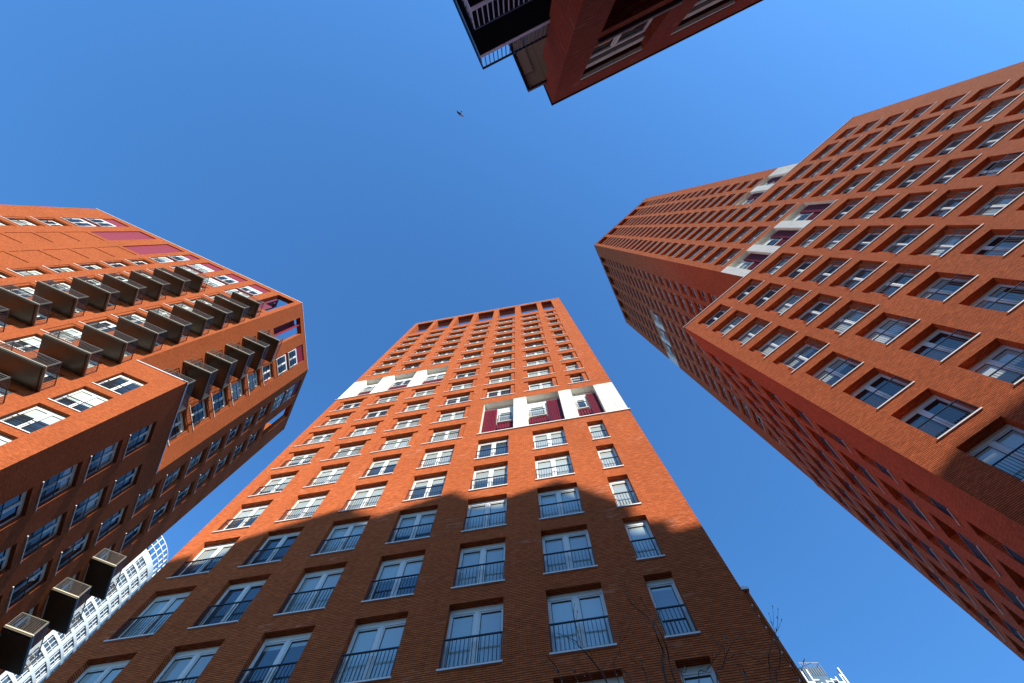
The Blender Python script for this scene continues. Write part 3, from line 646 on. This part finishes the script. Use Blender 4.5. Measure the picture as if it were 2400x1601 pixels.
prof = [(pr_[0][0]-4, -EYE), (pr_[0][0]-4, pr_[0][1]-2), (pr_[0][0]-1.5, pr_[0][1]-1)] + pr_ + sorted(pA_) ; prof.append((prof[-1][0]+2, -EYE))
s = MB(); n = len(prof)
for i in range(n):
    a, b_ = prof[i], prof[(i+1) % n]
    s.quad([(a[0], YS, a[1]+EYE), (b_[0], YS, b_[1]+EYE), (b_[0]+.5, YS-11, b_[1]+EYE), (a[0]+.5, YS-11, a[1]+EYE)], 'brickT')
for y, dx in ((YS, 0), (YS-11, .5)):
    for i in range(1, n-2):
        a, b_ = prof[i], prof[i+1]
        s.quad([(a[0]+dx, y, 0), (b_[0]+dx, y, 0), (b_[0]+dx, y, b_[1]+EYE), (a[0]+dx, y, a[1]+EYE)], 'brickT')
s.build('wall', rootS)

# ================================================================== 6. the white towers far behind
rootW = thing('white_tower', 'white curved high-rise with a lattice crown, between the left and middle brick towers', 'high-rise', (-120, 98, 0))
wc = (156*cos(radians(140.9)), 156*sin(radians(140.9))); RW = 12.0; zs = 128.0; s = MB(); wf = MB(); gl = MB()
def wp(a, r, z): return (wc[0] + r*cos(a), wc[1] + r*sin(a), z + EYE)
A0 = radians(140.9+180); NS = 96
def wr(az):                                            # angle on the shaft seen at azimuth az
    da = radians(140.9-az); h = 156*sin(da); return A0 + da + math.asin(h/RW) if abs(h) < RW else A0 + pi/2
aM = wr(137.9); stepA = 4.15/RW
def arcbox(mb, a0, a1, r0, r1, z0, z1, k, n=4):
    for i in range(n):
        x, y = a0+(a1-a0)*i/n, a0+(a1-a0)*(i+1)/n
        mb.quad([wp(x, r1, z0), wp(y, r1, z0), wp(y, r1, z1), wp(x, r1, z1)], k); mb.quad([wp(x, r0, z0), wp(y, r0, z0), wp(y, r1, z0), wp(x, r1, z0)], k)
        mb.quad([wp(x, r0, z1), wp(y, r0, z1), wp(y, r1, z1), wp(x, r1, z1)], k)
    for x in (a0, a1): mb.quad([wp(x, r0, z0), wp(x, r1, z0), wp(x, r1, z1), wp(x, r0, z1)], k)
FH_ = 3.57
arcbox(s, A0-pi, A0+pi, RW-1, RW, zs-2.3, zs, 'towerw', NS)
s.quad([wp(A0+2*pi*i/NS, RW-.2, zs) for i in range(NS)], 'roof')
nf = int((zs+EYE)/FH_)
for f in range(nf):
    zt = zs-2.3-f*FH_
    arcbox(s, A0-pi, A0+pi, RW-1, RW, zt-FH_, zt-FH_+.80, 'towerw', NS)
    for c in range(-2, 4):
        a = aM + c*stepA
        arcbox(s, a-stepA/2, a-stepA*.39, RW-1, RW, zt-FH_+.80, zt, 'towerw', 1); arcbox(s, a+stepA*.39, a+stepA/2, RW-1, RW, zt-FH_+.80, zt, 'towerw', 1)
        g = MB(); arcbox(g, a-stepA*.39, a+stepA*.39, RW-1, RW-.25, zt-FH_+.80, zt, 'tglass', 3)
        for q in range(3): arcbox(g, a-stepA*.39+stepA*.78*(q+.5)/3-.004, a-stepA*.39+stepA*.78*(q+.5)/3+.004, RW-.25, RW-.12, zt-FH_+.80, zt, 'frame', 1)
        arcbox(g, a-stepA*.39, a+stepA*.39, RW-.25, RW-.14, zt-FH_+2.0, zt-FH_+2.12, 'frame', 2)
        if f < 16: g.build('window', rootW)
    arcbox(s, aM+3.5*stepA, aM-2.5*stepA+2*pi, RW-1, RW, zt-FH_+.80, zt, 'towerw', 40)
s.build('wall', rootW)
cr = MB()
for z in (zs+2.2, zs+4.4, zs+6.4): arcbox(cr, A0-pi, A0+pi, RW-.28, RW-.02, z-.14, z+.14, 'frame', NS)
for i in range(40):
    a = aM + i*2*pi/40; arcbox(cr, a-.009, a+.009, RW-.28, RW-.04, zs, zs+6.4, 'frame', 1)
cr.build('crown_lattice', rootW)
mt = MB()
arcbox(mt, A0-pi, A0+pi, RW-3.2, RW-3.0, zs+3.1, zs+3.4, 'rail', 40); mt.build('catwalk', rootW)

rootV = thing('white_tower', 'white grid-fronted high-rise with a rooftop railing, just right of the middle brick tower', 'high-rise', (70, 92, 0))
zv = 86.0; FV = F((.690*zv, 1.062*zv), (1, -.02), (0.02, -1)); xs = [0, 1.1, 2.2, 3.6, 4.7, 5.7, 6.8, 8.0]
s = MB(); g = MB(); LV = 9.6
for i, x in enumerate([0, 1.25, 2.5, 3.9, 5.1, 6.3, 7.5, 8.7]):
    zt = zv - [0, 0, 0, 3.1, 2.6, 2.2, 1.8, 1.2][i]
    fbox(s, FV, x, x+.24, -.3, 0, -EYE, zt, 'towerw')
for f in range(24):
    z = zv - 3.5 - f*3.3
    if z < 0: break
    for i, x in enumerate([0, 1.25, 2.5, 3.9, 5.1, 6.3, 7.5]):
        x1 = [1.25, 2.5, 3.9, 5.1, 6.3, 7.5, 8.7][i]; dz = [0, .4, .9, 0, .5, .9, .3][i]
        fbox(s, FV, x+.24, x1, -.3, -.02, z+dz, z+dz+.24, 'towerw')
fbox(s, FV, 9.3, LV, -.6, 0, -EYE, zv+.3, 'towerw')
for f in range(5): fbox(s, FV, 8.9, 9.3, -.5, -.1, zv-1.5-f*3.3, zv-1.3-f*3.3, 'towerw')
s.build('white_grid', rootV)
for i in range(8):
    x = i*1.1; fbox(g, FV, x, x+1.08, -11, -.5, -EYE, zv-2.6-(.5 if i%2 else 0), 'tglass')
g.build('glass_wall', rootV)
s = MB(); fbox(s, FV, 2.6, 7.0, -4.2, -1.3, zv-2.2, zv+1.6, 'tglass'); s.build('penthouse', rootV)
r = MB(); fbox(r, FV, 2.6, 6.9, -1.2, -1.1, zv+2.5, zv+2.65, 'rail'); fbox(r, FV, 6.8, 6.9, -4, -1.1, zv+2.5, zv+2.65, 'rail')
for i in range(9): fbox(r, FV, 2.7+i*.52, 2.76+i*.52, -1.2, -1.12, zv-.4, zv+2.5, 'rail')
r.build('railing', rootV)

# ================================================================== bare young tree, bottom right
rootB = thing('tree', 'bare young tree with budding twigs in front of the middle tower, bottom right', 'tree', (1.6, 4.6, 0))
M['bark'] = plain('dark twig bark', (.045, .030, .028), .85); M['bud'] = plain('grey green buds', (.20, .19, .12), .8)
tr = MB(); bu = MB()
def tube(mb, P, r0, r1, k='bark', n=6):
    rings = []
    for i, p in enumerate(P):
        p = Vector(p); d = (Vector(P[min(i+1, len(P)-1)]) - Vector(P[max(i-1, 0)])).normalized()
        a = d.cross(Vector((0.3, 1, .2))).normalized(); c = d.cross(a); r = r0 + (r1-r0)*i/(len(P)-1)
        rings.append([p + a*r*cos(2*pi*j/n) + c*r*sin(2*pi*j/n) for j in range(n)])
    for i in range(len(P)-1):
        for j in range(n): mb.quad([rings[i][j], rings[i][(j+1) % n], rings[i+1][(j+1) % n], rings[i+1][j]], k)
    mb.quad(rings[-1], k)
def smooth(P, wob=.012):
    out = []
    for i in range(len(P)-1):
        a, b_ = Vector(P[i]), Vector(P[i+1]); pa = Vector(P[max(i-1, 0)]); nb = Vector(P[min(i+2, len(P)-1)])
        for q in range(4):
            t = q/4; out.append(.5*((2*a) + (b_-pa)*t + (2*pa-5*a+4*b_-nb)*t*t + (3*a-pa-3*b_+nb)*t**3) + Vector((random.uniform(-wob, wob),)*3)*(.6 if q else 0))
    out.append(Vector(P[-1])); return out
def tw(px, y=4.5): # image points -> points on a plane y m in front of the eye (the tree's own depth)
    P = []
    for i, (a, b_) in enumerate(px):
        wx, wy = ray(a, b_); yy = y + .12*sin(i*1.7); k = yy/wy; P.append((wx*k, yy, k + EYE))
    return P
base = (1.62, 4.75, 0)
Z1 = lambda l: [(1200 + x/2.939, 1100 + y/2.939) for x, y in l]
twigs = [ ([(1065, 1472), (1040, 1250), (1015, 1190), (985, 1110), (945, 1030), (860, 960), (800, 890), (768, 750)], .017, .003, 4.5),
 ([(1125, 1472), (1085, 1330), (1060, 1210), (1005, 1100), (960, 1010), (905, 920), (880, 880)], .013, .003, 4.62),
 ([(985, 1110), (975, 1060), (1000, 1030), (1015, 985)], .005, .002, 4.5),
 ([(655, 1472), (600, 1380), (540, 1300), (480, 1235), (430, 1180), (370, 1150), (315, 1130)], .011, .0025, 4.3),
 ([(480, 1235), (465, 1170), (445, 1090), (425, 1000), (430, 930)], .006, .002, 4.3),
 ([(345, 1472), (325, 1400), (290, 1340), (255, 1300)], .006, .0025, 4.2),
 ([(455, 1472), (440, 1400), (432, 1368)], .006, .003, 4.2), ([(560, 1472), (520, 1440), (455, 1412)], .006, .0025, 4.2),
 ([(720, 1425), (735, 1280), (745, 1180), (755, 1100), (785, 1000)], .006, .0016, 4.4),
 ([(940, 1472), (925, 1410), (905, 1375), (888, 1320)], .007, .003, 4.4), ([(830, 1472), (790, 1420), (765, 1380)], .006, .002, 4.4),
 ([(1180, 1472), (1195, 1400), (1215, 1310)], .006, .0025, 4.5),
 ([(1415, 1472), (1450, 1370), (1480, 1270), (1510, 1210), (1560, 1155), (1620, 1120)], .009, .002, 4.6),
 ([(1480, 1270), (1488, 1220), (1475, 1160)], .005, .002, 4.6), ([(1290, 1472), (1340, 1390), (1400, 1300), (1440, 1240), (1475, 1160)], .007, .002, 4.55),
 ([(1450, 1330), (1500, 1300), (1545, 1275), (1600, 1270), (1680, 1310), (1745, 1350)], .005, .0018, 4.6),
 ([(1625, 1472), (1600, 1420), (1560, 1380)], .006, .002, 4.6), ([(1600, 1420), (1598, 1395)], .004, .002, 4.6),
 ([(1785, 1472), (1775, 1380), (1768, 1300), (1780, 1230), (1805, 1160), (1822, 1110), (1830, 1050), (1832, 965)], .008, .002, 4.7),
 ([(1822, 1472), (1840, 1370), (1848, 1300), (1840, 1230), (1820, 1150), (1790, 1060), (1770, 995)], .009, .0018, 4.8),
 ([(1970, 1440), (1990, 1400), (2005, 1350), (2010, 1320)], .005, .0016, 4.9)]
fork = Vector((1.60, 4.70, 3.15))
tube(tr, smooth([base, (1.60, 4.74, 1.2), (1.63, 4.70, 2.3), tuple(fork)], .01), .055, .03, n=10)
for px, r0, r1, y in twigs:
    P = tw(Z1(px), y); r0 *= .72; r1 *= .8
    if px[0][1] >= 1400:
        s0 = Vector(P[0]); mid = fork.lerp(s0, .5) + Vector((0, 0, -.12)); P = [tuple(fork.lerp(Vector(base), .1)), tuple(mid)] + P
        r0 = r0*1.15
    sm = smooth(P); tube(tr, sm, r0, r1)
    for i in range(9, len(sm)-3, 6):                    # short side shoots
        if random.random() < .6:
            d0 = (sm[i+1]-sm[i]).normalized(); sd_ = Vector((random.choice((-1, 1))*random.uniform(.5, .9), random.uniform(-.3, .3), .2)); L_ = random.uniform(.08, .28)
            Q = [sm[i], sm[i]+(d0*.6+sd_*.5)*L_*.5, sm[i]+(d0*1.2+sd_*.6)*L_]; tube(tr, smooth(Q, .004), .0028, .0014)
            tube(bu, [Q[-1], Q[-1]+d0*.016, Q[-1]+d0*.032], .006, .002, 'bud', 5)
    for i in range(8, len(sm), 5):
        p = sm[i]; d = Vector((random.uniform(-.5, .5), random.uniform(-.3, .3), 1)).normalized()*random.uniform(.022, .04)
        tube(bu, [p, p+d*.5, p+d], .0075, .002, 'bud', 5)
    tube(bu, [sm[-1], sm[-1]+(sm[-1]-sm[-2]).normalized()*.03], .006, .002, 'bud', 5)
tr.build('trunk', rootB); bu.build('bud', rootB)

# ================================================================== bird
M['feather'] = plain('dark feathers', (.03, .03, .035), .8); M['feather_lit'] = plain('pale sunlit feathers', (.38, .34, .33), .8)
wx, wy = ray(1078, 267); zb = 62.0; bo = Vector((wx*zb, wy*zb, zb+EYE))
rootBird = thing('bird', 'small dark bird gliding high in the open sky', 'bird', tuple(bo))
s = MB(); hd = Vector((-.55, .70, 0)).normalized(); sd = Vector((hd.y, -hd.x, 0))
prof_b = [(-.24, .004), (-.17, .03), (-.08, .055), (.02, .062), (.10, .045), (.14, .034), (.17, .036), (.20, .028), (.23, .006)]
tube(s, [bo + hd*a for a, _ in prof_b], .03, .03, 'feather', 8)
for vi in range(len(prof_b)):
    for j in range(8): pass
v2 = MB(); 
rings = []
for a, r in prof_b: rings.append([bo + hd*a + sd*(r*cos(2*pi*j/10)) + Vector((0, 0, r*.9*sin(2*pi*j/10))) for j in range(10)])
for i in range(len(rings)-1):
    for j in range(10): v2.quad([rings[i][j], rings[i][(j+1) % 10], rings[i+1][(j+1) % 10], rings[i+1][j]], 'feather')
v2.build('body', rootBird)
for sgn in (1, -1):
    wgm = MB(); pts = [(.08, .03, 0), (.14, .22, .05), (.06, .40, .07), (-.10, .56, .03), (-.06, .36, .06), (-.10, .20, .05), (-.08, .04, 0)]
    top = [bo + hd*a + sd*(sgn*b_) + Vector((0, 0, c + .008)) for a, b_, c in pts]; bot = [p - Vector((0, 0, .014)) for p in top]
    kk = 'feather_lit' if sgn > 0 else 'feather'  # one wing paler: the sunlight on it is put into the colour
    wgm.quad(top, kk); wgm.quad(bot[::-1], kk)
    for i in range(len(pts)): j = (i+1) % len(pts); wgm.quad([top[i], top[j], bot[j], bot[i]], kk)
    wgm.build('wing', rootBird)
tl = MB(); pts = [(-.20, .02), (-.36, .08), (-.36, -.08), (-.20, -.02)]
top = [bo + hd*a + sd*b_ + Vector((0, 0, .006)) for a, b_ in pts]; bot = [p - Vector((0, 0, .012)) for p in top]
tl.quad(top, 'feather'); tl.quad(bot[::-1], 'feather')
for i in range(4): j = (i+1) % 4; tl.quad([top[i], top[j], bot[j], bot[i]], 'feather')
tl.build('tail', rootBird)

# ================================================================== ground
M['paving'] = brick('grey clinker paving', (.16, .145, .13), (.13, .12, .11), (.07, .065, .06), bw=.2, rh=.1, ms=.008)
g = MB(); S = 1500
g.quad([(-S, -S, 0), (S, -S, 0), (S, S, 0), (-S, S, 0)], 'paving', [(-S, -S), (S, -S), (S, S), (-S, S)])
go = g.build('pavement'); go['kind'] = 'structure'
